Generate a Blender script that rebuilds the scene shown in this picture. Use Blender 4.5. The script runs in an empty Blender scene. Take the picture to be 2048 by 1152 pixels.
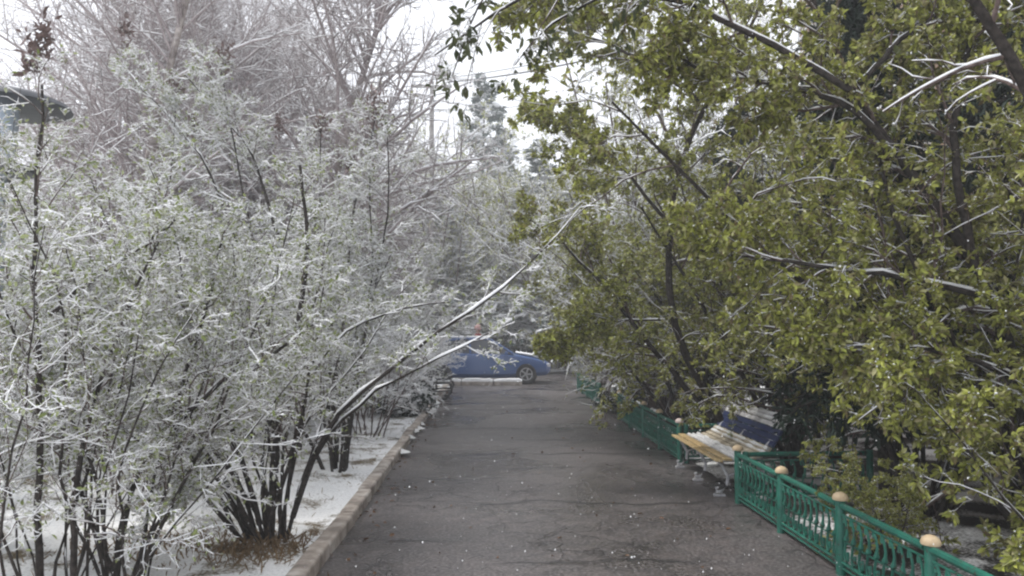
import bpy, bmesh, math, random
import numpy as np
from mathutils import Vector, Matrix, Euler
R = math.radians
PI = math.pi
random.seed(7)
rng = np.random.default_rng(11)
sc = bpy.context.scene
col = sc.collection

# ------------------------------------------------------------------ camera
F = 1550.0
cd = bpy.data.cameras.new("camera"); cam = bpy.data.objects.new("camera", cd); col.objects.link(cam)
sc.camera = cam
cd.lens = F / 2048 * 36; cd.clip_end = 2000; cd.clip_start = 0.05
cam.location = (0, 0, 1.7)
cam.rotation_euler = (R(90 + 3.1), 0, R(-1.7))
CM = Euler(cam.rotation_euler).to_matrix()
def P(px, py, Y):
    d = CM @ Vector(((px - 1024) / F, (576 - py) / F, -1))
    k = Y / d.y
    return (d.x * k, Y, 1.7 + d.z * k)

# ------------------------------------------------------------------ sky, sun, exposure
SUN_E, SUN_A = 62, -70     # degrees: height, azimuth from +y towards +x
w = bpy.data.worlds.new("World"); sc.world = w; w.use_nodes = True
nt = w.node_tree; nt.nodes.clear()
sky = nt.nodes.new("ShaderNodeTexSky"); sky.sky_type = 'NISHITA'; sky.sun_disc = False
sky.sun_elevation = R(SUN_E); sky.sun_rotation = R(SUN_A); sky.dust_density = 5; sky.air_density = 1.5; sky.altitude = 300
hs = nt.nodes.new("ShaderNodeHueSaturation"); hs.inputs["Saturation"].default_value = 0.12
mx = nt.nodes.new("ShaderNodeMix"); mx.data_type = 'RGBA'; mx.inputs[0].default_value = 0.72
mx.inputs[7].default_value = (8.3, 8.6, 9.3, 1)          # even cloud layer over the sky
bgn = nt.nodes.new("ShaderNodeBackground"); bgn.inputs["Strength"].default_value = 0.12
wo = nt.nodes.new("ShaderNodeOutputWorld")
nt.links.new(sky.outputs[0], hs.inputs["Color"]); nt.links.new(hs.outputs[0], mx.inputs[6])
nt.links.new(mx.outputs[2], bgn.inputs["Color"]); nt.links.new(bgn.outputs[0], wo.inputs[0])
sd = bpy.data.lights.new("sun", 'SUN'); sun = bpy.data.objects.new("sun", sd); col.objects.link(sun)
sd.energy = 1.8; sd.angle = R(16); sd.color = (1, .97, .93)
sv = Vector((math.sin(R(SUN_A)) * math.cos(R(SUN_E)), math.cos(R(SUN_A)) * math.cos(R(SUN_E)), math.sin(R(SUN_E))))
sun.rotation_euler = sv.to_track_quat('Z', 'Y').to_euler()
sc.view_settings.view_transform = 'Standard'; sc.view_settings.look = 'None'
sc.view_settings.exposure = 0.72; sc.view_settings.gamma = 1
sc.render.engine = 'CYCLES'
sc.cycles.filter_width = 2.2
sc.cycles.max_bounces = 6; sc.cycles.diffuse_bounces = 3; sc.cycles.volume_bounces = 0
sc.cycles.transparent_max_bounces = 6

# ------------------------------------------------------------------ helpers
def tag(o, label=None, cat=None, group=None, kind=None):
    if label: o["label"] = label
    if cat: o["category"] = cat
    if group: o["group"] = group
    if kind: o["kind"] = kind
    return o
def empty(name, loc=(0, 0, 0), label=None, cat=None, group=None):
    o = bpy.data.objects.new(name, None); col.objects.link(o); o.location = loc; o.empty_display_size = .1
    return tag(o, label, cat, group)
def link(name, me, mat=None, parent=None):
    o = bpy.data.objects.new(name, me); col.objects.link(o)
    if mat: me.materials.append(mat)
    if parent: o.parent = parent
    return o
def np_mesh(name, V, Fc, mat, parent=None, smooth=False):
    V = np.asarray(V, dtype=np.float32); Fc = np.asarray(Fc, dtype=np.int32)
    me = bpy.data.meshes.new(name)
    n, k = Fc.shape
    me.vertices.add(len(V)); me.vertices.foreach_set("co", V.ravel())
    me.loops.add(n * k); me.loops.foreach_set("vertex_index", Fc.ravel())
    me.polygons.add(n); me.polygons.foreach_set("loop_start", np.arange(0, n * k, k, dtype=np.int32))
    if smooth: me.polygons.foreach_set("use_smooth", np.ones(n, dtype=bool))
    me.update(calc_edges=True)
    return link(name, me, mat, parent)
def copy_tree(o, parent=None):
    c = o.copy(); col.objects.link(c); c.parent = parent
    for ch in list(o.children): copy_tree(ch, c)
    return c
class MB:
    def __init__(s): s.V = []; s.F = []
    def add(s, vs, fs):
        b = len(s.V); s.V += [tuple(v) for v in vs]; s.F += [tuple(b + i for i in f) for f in fs]
    def box(s, c, d, rot=None):
        c = Vector(c); h = [x / 2 for x in d]; vs = []
        for z in (-1, 1):
            for y in (-1, 1):
                for x in (-1, 1):
                    v = Vector((x * h[0], y * h[1], z * h[2]))
                    if rot: v = rot @ v
                    vs.append(c + v)
        s.add(vs, [(0, 2, 3, 1), (4, 5, 7, 6), (0, 1, 5, 4), (2, 6, 7, 3), (0, 4, 6, 2), (1, 3, 7, 5)])
    def tube(s, pts, rads, n=8, cap=True):
        pts = [Vector(p) for p in pts]
        if not isinstance(rads, (list, tuple)): rads = [rads] * len(pts)
        vs = []; fs = []; m = len(pts)
        for i, p in enumerate(pts):
            t = (pts[min(i + 1, m - 1)] - pts[max(i - 1, 0)]).normalized()
            ref = Vector((0, 0, 1)) if abs(t.z) < .9 else Vector((1, 0, 0))
            u = t.cross(ref).normalized(); v = u.cross(t)
            for k in range(n):
                a = 2 * PI * k / n; vs.append(p + rads[i] * (math.cos(a) * u + math.sin(a) * v))
        for i in range(m - 1):
            for k in range(n):
                a, b = i * n + k, i * n + (k + 1) % n
                fs.append((a, a + n, b + n, b))
        if cap:
            fs.append(tuple(range(n))); fs.append(tuple(range((m - 1) * n, m * n))[::-1])
        s.add(vs, fs)
    def lathe(s, c, prof, n=20):
        c = Vector(c); vs = []; fs = []
        for r, z in prof:
            for k in range(n):
                a = 2 * PI * k / n; vs.append(c + Vector((r * math.cos(a), r * math.sin(a), z)))
        for i in range(len(prof) - 1):
            for k in range(n):
                a, b = i * n + k, i * n + (k + 1) % n
                fs.append((a, b, b + n, a + n))
        fs.append(tuple(range(n))[::-1]); fs.append(tuple(range((len(prof) - 1) * n, len(prof) * n)))
        s.add(vs, fs)
    def build(s, name, mat, parent=None, smooth=False, bevel=0):
        me = bpy.data.meshes.new(name); me.from_pydata(s.V, [], s.F); me.update()
        if smooth:
            for p in me.polygons: p.use_smooth = True
            try: me.set_sharp_from_angle(angle=R(40))
            except Exception: pass
        o = link(name, me, mat, parent)
        if bevel:
            m = o.modifiers.new("bevel", 'BEVEL'); m.width = bevel; m.segments = 2; m.limit_method = 'ANGLE'
        return o

# ------------------------------------------------------------------ materials
def mat_base(name, rough=.8, spec=.3):
    m = bpy.data.materials.new(name); m.use_nodes = True
    b = m.node_tree.nodes["Principled BSDF"]; b.inputs["Roughness"].default_value = rough
    b.inputs["Specular IOR Level"].default_value = spec
    return m, m.node_tree, b
def noise(nt, scale, detail=4, coord=None, dist=0):
    n = nt.nodes.new("ShaderNodeTexNoise"); n.inputs["Scale"].default_value = scale; n.inputs["Detail"].default_value = detail
    n.inputs["Distortion"].default_value = dist
    if coord is None:
        g = nt.nodes.new("ShaderNodeTexCoord"); coord = g.outputs["Object"]
    nt.links.new(coord, n.inputs["Vector"]); return n.outputs["Fac"]
def ramp(nt, fac, stops):
    r = nt.nodes.new("ShaderNodeValToRGB"); e = r.color_ramp.elements
    while len(e) < len(stops): e.new(.5)
    for i, (p, c) in enumerate(stops):
        e[i].position = p; e[i].color = (*c, 1) if len(c) == 3 else c
    nt.links.new(fac, r.inputs[0]); return r.outputs[0]
def mixc(nt, f, a, b):
    m = nt.nodes.new("ShaderNodeMix"); m.data_type = 'RGBA'
    for s, v in ((0, f), (6, a), (7, b)):
        if hasattr(v, "links"): nt.links.new(v, m.inputs[s])
        else: m.inputs[s].default_value = v if s == 0 else (*v, 1)
    return m.outputs[2]
def math_(nt, op, a, b=None, c=None, clamp=False):
    m = nt.nodes.new("ShaderNodeMath"); m.operation = op; m.use_clamp = clamp
    for s, v in enumerate((a, b, c)):
        if v is None: continue
        if hasattr(v, "links"): nt.links.new(v, m.inputs[s])
        else: m.inputs[s].default_value = v
    return m.outputs[0]
def bump(nt, b, h, strength=.4, dist=.01):
    n = nt.nodes.new("ShaderNodeBump"); n.inputs["Strength"].default_value = strength; n.inputs["Distance"].default_value = dist
    nt.links.new(h, n.inputs["Height"]); nt.links.new(n.outputs[0], b.inputs["Normal"])
def simple(name, c1, c2, scale=8, rough=.8, spec=.3, bmp=0, metal=0, lo=.35, hi=.65, bd=.01):
    m, nt, b = mat_base(name, rough, spec)
    f = noise(nt, scale, 5)
    nt.links.new(ramp(nt, f, [(lo, c1), (hi, c2)]), b.inputs["Base Color"])
    b.inputs["Metallic"].default_value = metal
    if bmp: bump(nt, b, noise(nt, scale * 5, 5), bmp, bd)
    return m
def leafy(name, cols, transl=.35, rough=.55):
    m, nt, b = mat_base(name, rough, .35)
    g = nt.nodes.new("ShaderNodeNewGeometry")
    c = ramp(nt, g.outputs["Random Per Island"], [(i / max(1, len(cols) - 1), x) for i, x in enumerate(cols)])
    nt.links.new(c, b.inputs["Base Color"])
    t = nt.nodes.new("ShaderNodeBsdfTranslucent"); nt.links.new(c, t.inputs["Color"])
    mxs = nt.nodes.new("ShaderNodeMixShader"); mxs.inputs[0].default_value = transl
    out = nt.nodes["Material Output"]
    nt.links.new(b.outputs[0], mxs.inputs[1]); nt.links.new(t.outputs[0], mxs.inputs[2]); nt.links.new(mxs.outputs[0], out.inputs[0])
    return m
M = {}
M['snow'] = simple("snow", (.80, .81, .83), (.90, .905, .91), 20, .75, .2)
M['snow_wet'] = simple("wet_snow", (.62, .62, .61), (.86, .865, .87), 60, .6, .3)
M['bark_dark'] = simple("dark_bark", (.018, .015, .013), (.06, .05, .044), 30, .85, .2, .5)
M['bark_brown'] = simple("brown_bark", (.06, .043, .038), (.17, .128, .115), 30, .85, .2, .4)
M['bark_grey'] = simple("grey_bark", (.10, .09, .085), (.22, .195, .18), 25, .85, .2, .3)
M['twig_red'] = simple("reddish_twig", (.12, .07, .06), (.24, .16, .145), 25, .8, .2)
M['twig_pink'] = simple('pinkish_twig', (.28, .235, .235), (.44, .385, .385), 25, .8, .2)
M['birch'] = simple("birch_bark", (.16, .13, .12), (.52, .47, .44), 6, .8, .2)
M['leaf_olive'] = leafy("young_olive_leaf", [(.15, .165, .04), (.32, .34, .06), (.52, .54, .13), (.22, .235, .055), (.54, .53, .26), (.17, .12, .065), (.50, .55, .11), (.11, .11, .035), (.20, .19, .07)], .18)
M['leaf_dark'] = leafy("dark_green_leaf", [(.04, .055, .02), (.09, .10, .04), (.06, .075, .03)], .3)  # dark green leaf tones, picked at random per leaf
M['leaf_pale'] = leafy("snowy_small_leaf", [(.15, .19, .06), (.25, .30, .10), (.36, .40, .2), (.5, .52, .42), (.17, .16, .10)], .3)
M['leaf_brown'] = leafy("old_brown_leaf", [(.10, .05, .025), (.2, .11, .06), (.14, .08, .04)], .2)
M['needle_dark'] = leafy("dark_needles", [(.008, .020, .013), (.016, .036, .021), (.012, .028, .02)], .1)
M['needle_blue'] = leafy("bluish_needles", [(.06, .10, .09), (.10, .15, .135), (.13, .17, .15), (.08, .12, .09)], .1)
M['seed'] = leafy("dry_seed_head", [(.09, .06, .052), (.2, .14, .13), (.13, .09, .08)], .1)
M['grass_dry'] = leafy("dry_grass", [(.16, .10, .05), (.28, .19, .10), (.2, .14, .08)], .2)
M['green_paint'] = simple("green_paint", (.004, .085, .058), (.018, .17, .115), 7, .42, .5, .3)
def worn(name, c1, c2, rust, amt=.66):
    m, nt, b = mat_base(name, .45, .5); f = noise(nt, 7, 5)
    c = ramp(nt, f, [(.3, c1), (.65, c2)]); k = ramp(nt, noise(nt, 26, 7, None, .5), [(amt, (0, 0, 0)), (amt + .05, (1, 1, 1))])
    nt.links.new(mixc(nt, k, c, rust), b.inputs["Base Color"]); nt.links.new(ramp(nt, noise(nt, 60, 3), [(.3, (.35, .35, .35)), (.7, (.65, .65, .65))]), b.inputs["Roughness"])
    bump(nt, b, noise(nt, 80, 4), .35, .004); return m
M['green_paint'] = worn('worn_green_paint', (.004, .080, .056), (.018, .165, .115), (.05, .028, .018), .60)
M['cream_paint'] = simple("cream_paint", (.56, .42, .26), (.72, .58, .38), 14, .5, .4, .2)
M['pink_paint'] = simple("worn_pink_paint", (.55, .38, .34), (.7, .62, .58), 14, .6, .4)
M['iron_white'] = simple("pale_iron_paint", (.38, .38, .40), (.6, .6, .62), 20, .5, .5, .2)
M['black_iron'] = simple("black_iron", (.012, .012, .014), (.03, .03, .033), 20, .5, .5)

# asphalt: damp, transverse cracks where old slabs meet
m, nt, b = mat_base("asphalt", .5, .35); M['asphalt'] = m
tc = nt.nodes.new("ShaderNodeTexCoord"); sx = nt.nodes.new("ShaderNodeSeparateXYZ"); nt.links.new(tc.outputs["Object"], sx.inputs[0])
big = noise(nt, .55, 5, tc.outputs["Object"], .6); fine = noise(nt, 38, 4, tc.outputs["Object"]); mid = noise(nt, 6, 6, tc.outputs["Object"])
cbase = ramp(nt, big, [(.38, (.026, .024, .025)), (.60, (.078, .070, .070))])
cbase = mixc(nt, math_(nt, 'MULTIPLY', ramp(nt, mid, [(.42, (0, 0, 0)), (.7, (1, 1, 1))]), .45), cbase, (.15, .125, .118))
grit = ramp(nt, fine, [(.45, (0, 0, 0)), (.68, (1, 1, 1))])
cbase = mixc(nt, math_(nt, 'MULTIPLY', grit, .75), cbase, (.22, .20, .195))
cn = nt.nodes.new("ShaderNodeTexNoise"); cn.noise_dimensions = '2D'; cn.inputs["Scale"].default_value = 1.6; cn.inputs["Detail"].default_value = 6
nt.links.new(tc.outputs["Object"], cn.inputs["Vector"])
wob = math_(nt, 'MULTIPLY', math_(nt, 'SUBTRACT', cn.outputs["Fac"], .5), .45)
yy = math_(nt, 'ADD', sx.outputs["Y"], wob)
crack = None
for Y0, xa, xb, wd in ((7.72, -.35, 2.3, .07), (5.78, -.1, 1.7, .045), (9.0, -1.0, .4, .05), (10.75, -.7, 2.4, .09), (13.5, -.9, 2.0, .14), (16.6, -1, 2.3, .16), (12.0, .2, 2.4, .08), (4.6, 0.9, 2.4, .04), (19.5, -1, 1.6, .2), (9.7, .1, 1.4, .06), (6.4, -1, -.2, .05)):
    d = math_(nt, 'ABSOLUTE', math_(nt, 'SUBTRACT', yy, Y0))
    k = math_(nt, 'SUBTRACT', 1, math_(nt, 'DIVIDE', d, wd), clamp=True)
    ma = math_(nt, 'MULTIPLY', math_(nt, 'SUBTRACT', sx.outputs["X"], xa), 3, clamp=True)
    mb = math_(nt, 'MULTIPLY', math_(nt, 'SUBTRACT', xb, sx.outputs["X"]), 3, clamp=True)
    k = math_(nt, 'MULTIPLY', k, math_(nt, 'MULTIPLY', ma, mb))
    crack = k if crack is None else math_(nt, 'MAXIMUM', crack, k)
vo = nt.nodes.new("ShaderNodeTexVoronoi"); vo.feature = 'DISTANCE_TO_EDGE'; vo.inputs["Scale"].default_value = 2.6
dn = nt.nodes.new("ShaderNodeTexNoise"); dn.inputs["Scale"].default_value = 3; dn.inputs["Detail"].default_value = 4; nt.links.new(tc.outputs["Object"], dn.inputs["Vector"])
vm = nt.nodes.new("ShaderNodeVectorMath"); vm.operation = 'MULTIPLY_ADD'; vm.inputs[1].default_value = (.5, .5, .5)
nt.links.new(dn.outputs["Color"], vm.inputs[0]); nt.links.new(tc.outputs["Object"], vm.inputs[2]); nt.links.new(vm.outputs[0], vo.inputs["Vector"])
vc = math_(nt, 'SUBTRACT', 1, math_(nt, 'MULTIPLY', vo.outputs["Distance"], 18), clamp=True)
vmask = ramp(nt, noise(nt, .45, 3, tc.outputs["Object"]), [(.47, (0, 0, 0)), (.55, (1, 1, 1))])
vc = math_(nt, 'MULTIPLY', math_(nt, 'MULTIPLY', vc, vmask), .8)
crack = math_(nt, 'MAXIMUM', crack, vc)
nt.links.new(mixc(nt, math_(nt, 'MULTIPLY', crack, .85), cbase, (.012, .011, .012)), b.inputs["Base Color"])
nt.links.new(ramp(nt, big, [(.35, (.18, .18, .18)), (.6, (.48, .48, .48))]), b.inputs["Roughness"])
bump(nt, b, math_(nt, 'SUBTRACT', math_(nt, 'ADD', fine, math_(nt, 'MULTIPLY', mid, 1.5)), math_(nt, 'MULTIPLY', crack, 2)), .5, .006)

# thin snow with grass and litter showing through
def snow_ground(name, thr, dirt1, dirt2, sc_=2.4):
    m, nt, b = mat_base(name, .75, .2)
    a = noise(nt, sc_, 8, None, .4); f2 = noise(nt, 45, 4)
    s = math_(nt, 'ADD', math_(nt, 'MULTIPLY', a, .75), math_(nt, 'MULTIPLY', f2, .25))
    dirt = ramp(nt, noise(nt, 30, 5), [(.35, dirt1), (.65, dirt2)])
    sn = ramp(nt, f2, [(.3, (.7, .705, .71)), (.55, (.88, .885, .89))])
    nt.links.new(mixc(nt, ramp(nt, s, [(thr - .05, (0, 0, 0)), (thr + .05, (1, 1, 1))]), dirt, sn), b.inputs["Base Color"])
    bump(nt, b, s, .7, .04); return m
M['snow_left'] = snow_ground("thin_snow_on_grass", .425, (.10, .075, .045), (.2, .16, .10))
M['snow_right'] = snow_ground("patchy_snow_on_soil", .52, (.018, .016, .013), (.045, .038, .03), 1.6)
M['snow_far'] = snow_ground("far_snowy_ground", .40, (.08, .07, .05), (.14, .12, .08), .8)

# kerb stone
m, nt, b = mat_base("kerb_stone", .8, .3); M['kerb'] = m
c = ramp(nt, noise(nt, 7, 6), [(.35, (.25, .215, .19)), (.5, (.40, .345, .30)), (.66, (.55, .51, .47))])
c = mixc(nt, ramp(nt, noise(nt, 2.2, 6), [(.56, (0, 0, 0)), (.68, (1, 1, 1))]), c, (.16, .13, .115))
nt.links.new(c, b.inputs["Base Color"]); bump(nt, b, noise(nt, 40, 5), .6, .01)

# brick
m, nt, b = mat_base("tan_brick", .85, .2); M['brick'] = m
tc = nt.nodes.new("ShaderNodeTexCoord"); mp = nt.nodes.new("ShaderNodeMapping"); mp.inputs["Rotation"].default_value = (R(90), 0, R(90))
br = nt.nodes.new("ShaderNodeTexBrick"); br.inputs["Scale"].default_value = 4
br.inputs["Color1"].default_value = (.22, .135, .09, 1); br.inputs["Color2"].default_value = (.29, .19, .13, 1); br.inputs["Mortar"].default_value = (.27, .23, .19, 1)
sep = nt.nodes.new("ShaderNodeSeparateXYZ"); cmb = nt.nodes.new("ShaderNodeCombineXYZ")
nt.links.new(tc.outputs["Object"], sep.inputs[0]); nt.links.new(sep.outputs["Y"], cmb.inputs[0]); nt.links.new(sep.outputs["Z"], cmb.inputs[1])
nt.links.new(cmb.outputs[0], br.inputs["Vector"]); nt.links.new(br.outputs[0], b.inputs["Base Color"])

# ------------------------------------------------------------------ the setting
def grid_sheet(name, x0, x1, y0, y1, step, amp, mat, z0=0.0, fn=None):
    nx = int((x1 - x0) / step) + 1; ny = int((y1 - y0) / step) + 1
    xs = np.linspace(x0, x1, nx); ys = np.linspace(y0, y1, ny); X, Y = np.meshgrid(xs, ys)
    Z = z0 + amp * (np.sin(X * 2.1 + 1.3 * np.sin(Y * 1.1)) * .4 + np.sin(Y * 1.7 + X * .9) * .35 + np.sin(X * 5.3 - Y * 4.1) * .2)
    Z = Z + rng.normal(0, amp * .12, Z.shape)
    if fn: Z = fn(X, Y, Z)
    V = np.stack([X, Y, Z], -1).reshape(-1, 3)
    i = np.arange(nx * ny).reshape(ny, nx)
    Fc = np.stack([i[:-1, :-1], i[:-1, 1:], i[1:, 1:], i[1:, :-1]], -1).reshape(-1, 4)
    o = np_mesh(name, V, Fc, mat, smooth=True); o["kind"] = "structure"; return o
g = MB(); g.add([(-400, -200, -.06), (400, -200, -.06), (400, 900, -.06), (-400, 900, -.06)], [(0, 1, 2, 3)])
tag(g.build("ground", M['snow_far']), kind="structure")
path = grid_sheet("path", -1.28, 2.75, -6, 23.9, .12, .006, M['asphalt'], 0)
road = MB(); road.add([(-60, 24.05, -.02), (60, 24.05, -.02), (60, 31, -.02), (-60, 31, -.02)], [(0, 1, 2, 3)])
tag(road.build("road", M['asphalt']), kind="structure")
grid_sheet("snowy_verge", -16, -1.32, -4, 23.8, .09, .045, M['snow_left'], .035, lambda X, Y, Z: Z + .05 * np.clip((-1.6 - X) / 2, 0, 1))
grid_sheet("planting_bed", 2.6, 14, -4, 23.8, .14, .035, M['snow_right'], .04)
grid_sheet("far_verge", -60, 60, 31.1, 90, 1.2, .08, M['snow_far'], .08)

# kerb along the left edge, stone by stone
kb = MB()
y = -2.0
while y < 23.6:
    L = 1.0
    dx = random.uniform(-.012, .012); tilt = random.uniform(-.02, .02)
    kb.box((-1.255 + dx, y + L / 2, -.02 + random.uniform(-.012, .006)), (.14, L - .03, .25), Matrix.Rotation(tilt, 3, 'Z') @ Matrix.Rotation(random.uniform(-.05, .03), 3, 'Y'))
    y += L
tag(kb.build("kerb", M['kerb'], bevel=.022), kind="structure")
ks = MB()    # snow lying in the joint behind and over parts of the kerb
for _ in range(120):
    y0 = random.choice([random.uniform(2, 5.2), random.uniform(9.5, 23), random.uniform(12, 23)])
    ks.lathe((-1.33 + random.uniform(-.05, .14), y0, .05), [(.01, -.05), (random.uniform(.05, .14), 0), (random.uniform(.03, .08), .035), (.01, .05)], 9)
tag(ks.build("kerb_snow", M['snow_wet'], smooth=True), kind="structure")

# ------------------------------------------------------------------ growing branches
def nrm(a): return a / np.maximum(np.linalg.norm(a, axis=-1, keepdims=True), 1e-9)
def grow(st, d, L, r0, K, wig=.15, trop=0.0, tip=.35, sagpow=0.0):
    N = len(st); pts = np.zeros((N, K + 1, 3)); pts[:, 0] = st; d = nrm(d)
    tr = trop if np.ndim(trop) else np.full(N, trop)
    for k in range(K):
        d = d + rng.normal(0, wig, (N, 3)); d[:, 2] += tr * (1 + sagpow * k / K); d = nrm(d)
        pts[:, k + 1] = pts[:, k] + d * (L / K)[:, None]
    t = np.linspace(0, 1, K + 1)
    return pts, np.asarray(r0)[:, None] * (1 - (1 - tip) * t)[None]
def spawn(pts, rad, n, t0, t1, amin, amax, lr, rr, up=0.0, Lmin=.08, lpow=.5, jit=.35):
    N, K1, _ = pts.shape
    L = np.linalg.norm(np.diff(pts, axis=1), axis=-1).sum(1)
    idx = np.repeat(np.arange(N), n); m = len(idx)
    t = t0 + (t1 - t0) * (np.tile(np.arange(n), N) + rng.random(m)) / n
    f = t * (K1 - 1); i = np.minimum(f.astype(int), K1 - 2); u = (f - i)[:, None]
    a = pts[idx, i]; b = pts[idx, i + 1]; st = a * (1 - u) + b * u
    tan = nrm(b - a); rv = rng.normal(0, 1, (m, 3)); rv[:, 2] += up
    per = nrm(rv - (rv * tan).sum(1)[:, None] * tan)
    ang = rng.uniform(amin, amax, m)[:, None]
    d = tan * np.cos(ang) + per * np.sin(ang)
    ln = np.maximum(L[idx] * lr * (1.15 - t) ** lpow * (1 + rng.uniform(-jit, jit, m)), Lmin)
    pr = rad[idx, i]
    return st, d, ln, np.maximum(pr * rr, .0012)
def frames(pts):
    t = np.empty_like(pts); t[:, 1:-1] = pts[:, 2:] - pts[:, :-2]; t[:, 0] = pts[:, 1] - pts[:, 0]; t[:, -1] = pts[:, -1] - pts[:, -2]
    t = nrm(t); ref = np.zeros_like(t); ref[..., 2] = 1; ref[np.abs(t[..., 2]) > .97] = (1, 0, 0)
    u = nrm(np.cross(t, ref)); v = np.cross(u, t); return t, u, v
def tubes(pts, rad, S):
    N, K1, _ = pts.shape; t, u, v = frames(pts)
    a = np.arange(S) * 2 * PI / S + PI / 2
    V = pts[:, :, None] + rad[:, :, None, None] * (np.cos(a)[None, None, :, None] * u[:, :, None] + np.sin(a)[None, None, :, None] * v[:, :, None])
    base = np.arange(N * K1 * S).reshape(N, K1, S); nx = np.roll(base, -1, 2)
    Fc = np.stack([base[:, :-1], nx[:, :-1], nx[:, 1:], base[:, 1:]], -1).reshape(-1, 4)
    return V.reshape(-1, 3), Fc
def snow_of(pts, rad, S, thick, drop=.25, cover=1.0):
    # a ridge of snow lying on the upper side; thinner on steep wood, broken by gaps
    t, u, v = frames(pts)
    h = np.sqrt(np.clip(1 - t[..., 2] ** 2, 0, 1))
    g = rng.random(rad.shape)
    amt = np.where(g < drop + .12, .15, .6 + .6 * g) * np.clip(h * 1.25 - .18, 0, 1) * cover
    sr = (rad * .75 + thick) * amt; sr[:, -1] *= .5; sr[:, 0] *= .7
    c = pts.copy(); c[..., 2] += (rad * .75 + sr * .45)
    keep = sr.max(1) > .0016
    return tubes(c[keep], sr[keep], S)
def tri(q): return np.concatenate([q[:, [0, 1, 2]], q[:, [0, 2, 3]]], 0)
def join(parts):
    Vs = []; Fs = []; b = 0
    for V, Fc in parts:
        Vs.append(V); Fs.append(Fc + b); b += len(V)
    return np.concatenate(Vs), np.concatenate(Fs)
def leaves(pos, out, size, jit=.7, droop=.2, width=.42, n=1, spread=.8):
    # each leaf: a folded six-point blade
    pos = np.repeat(pos, n, 0); out = np.repeat(out, n, 0); m = len(pos)
    d = nrm(out + rng.normal(0, spread, (m, 3)) - np.array([0, 0, droop])); r = rng.normal(0, 1, (m, 3)); r[:, 2] += .8
    nv = nrm(r - (r * d).sum(1)[:, None] * d); s = np.cross(d, nv)
    L = size * (1 + rng.uniform(-jit, jit, m))[:, None]; W = L * width
    p0 = pos; p1 = pos + d * L * .35 + s * W * .5 + nv * W * .2; p2 = pos + d * L * .75 + s * W * .38 + nv * W * .12
    p3 = pos + d * L - nv * L * .12; p4 = pos + d * L * .75 - s * W * .38 + nv * W * .12; p5 = pos + d * L * .35 - s * W * .5 + nv * W * .2
    V = np.stack([p0, p1, p2, p3, p4, p5], 1).reshape(-1, 3); b = np.arange(m)[:, None] * 6
    Fc = np.concatenate([b + np.array([0, 1, 2, 3]), b + np.array([0, 3, 4, 5])], 0)
    return V, Fc
def tip_points(pts, per, t0=.25):
    N, K1, _ = pts.shape; idx = np.repeat(np.arange(N), per); f = (t0 + (1 - t0) * rng.random(len(idx))) * (K1 - 1)
    i = np.minimum(f.astype(int), K1 - 2); u = (f - i)[:, None]; a = pts[idx, i]; b = pts[idx, i + 1]
    return a * (1 - u) + b * u, nrm(b - a)
def clumps(pos, size):
    # little lumps of snow resting on leaves and forks: squashed octahedra
    m = len(pos); s = size * rng.uniform(.5, 1.3, (m, 1)); o = np.array([[1, 0, 0], [0, 1, 0], [-1, 0, 0], [0, -1, 0], [0, 0, .7], [0, 0, -.4]])
    V = pos[:, None] + s[:, :, None] * o[None] * rng.uniform(.7, 1.4, (m, 6, 1)); b = np.arange(m)[:, None] * 6
    Fc = np.concatenate([b + np.array(q) for q in ([0, 1, 4], [1, 2, 4], [2, 3, 4], [3, 0, 4], [1, 0, 5], [2, 1, 5], [3, 2, 5], [0, 3, 5])], 0)
    return V.reshape(-1, 3), Fc
def smooth_line(pl, n):
    P0 = np.array(pl, float); s = np.r_[0, np.cumsum(np.linalg.norm(np.diff(P0, axis=0), axis=1))]; q = np.linspace(0, s[-1], n)
    out = np.stack([np.interp(q, s, P0[:, k]) for k in range(3)], 1)
    for _ in range(2): out[1:-1] = (out[:-2] + 2 * out[1:-1] + out[2:]) / 4
    return out

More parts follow.
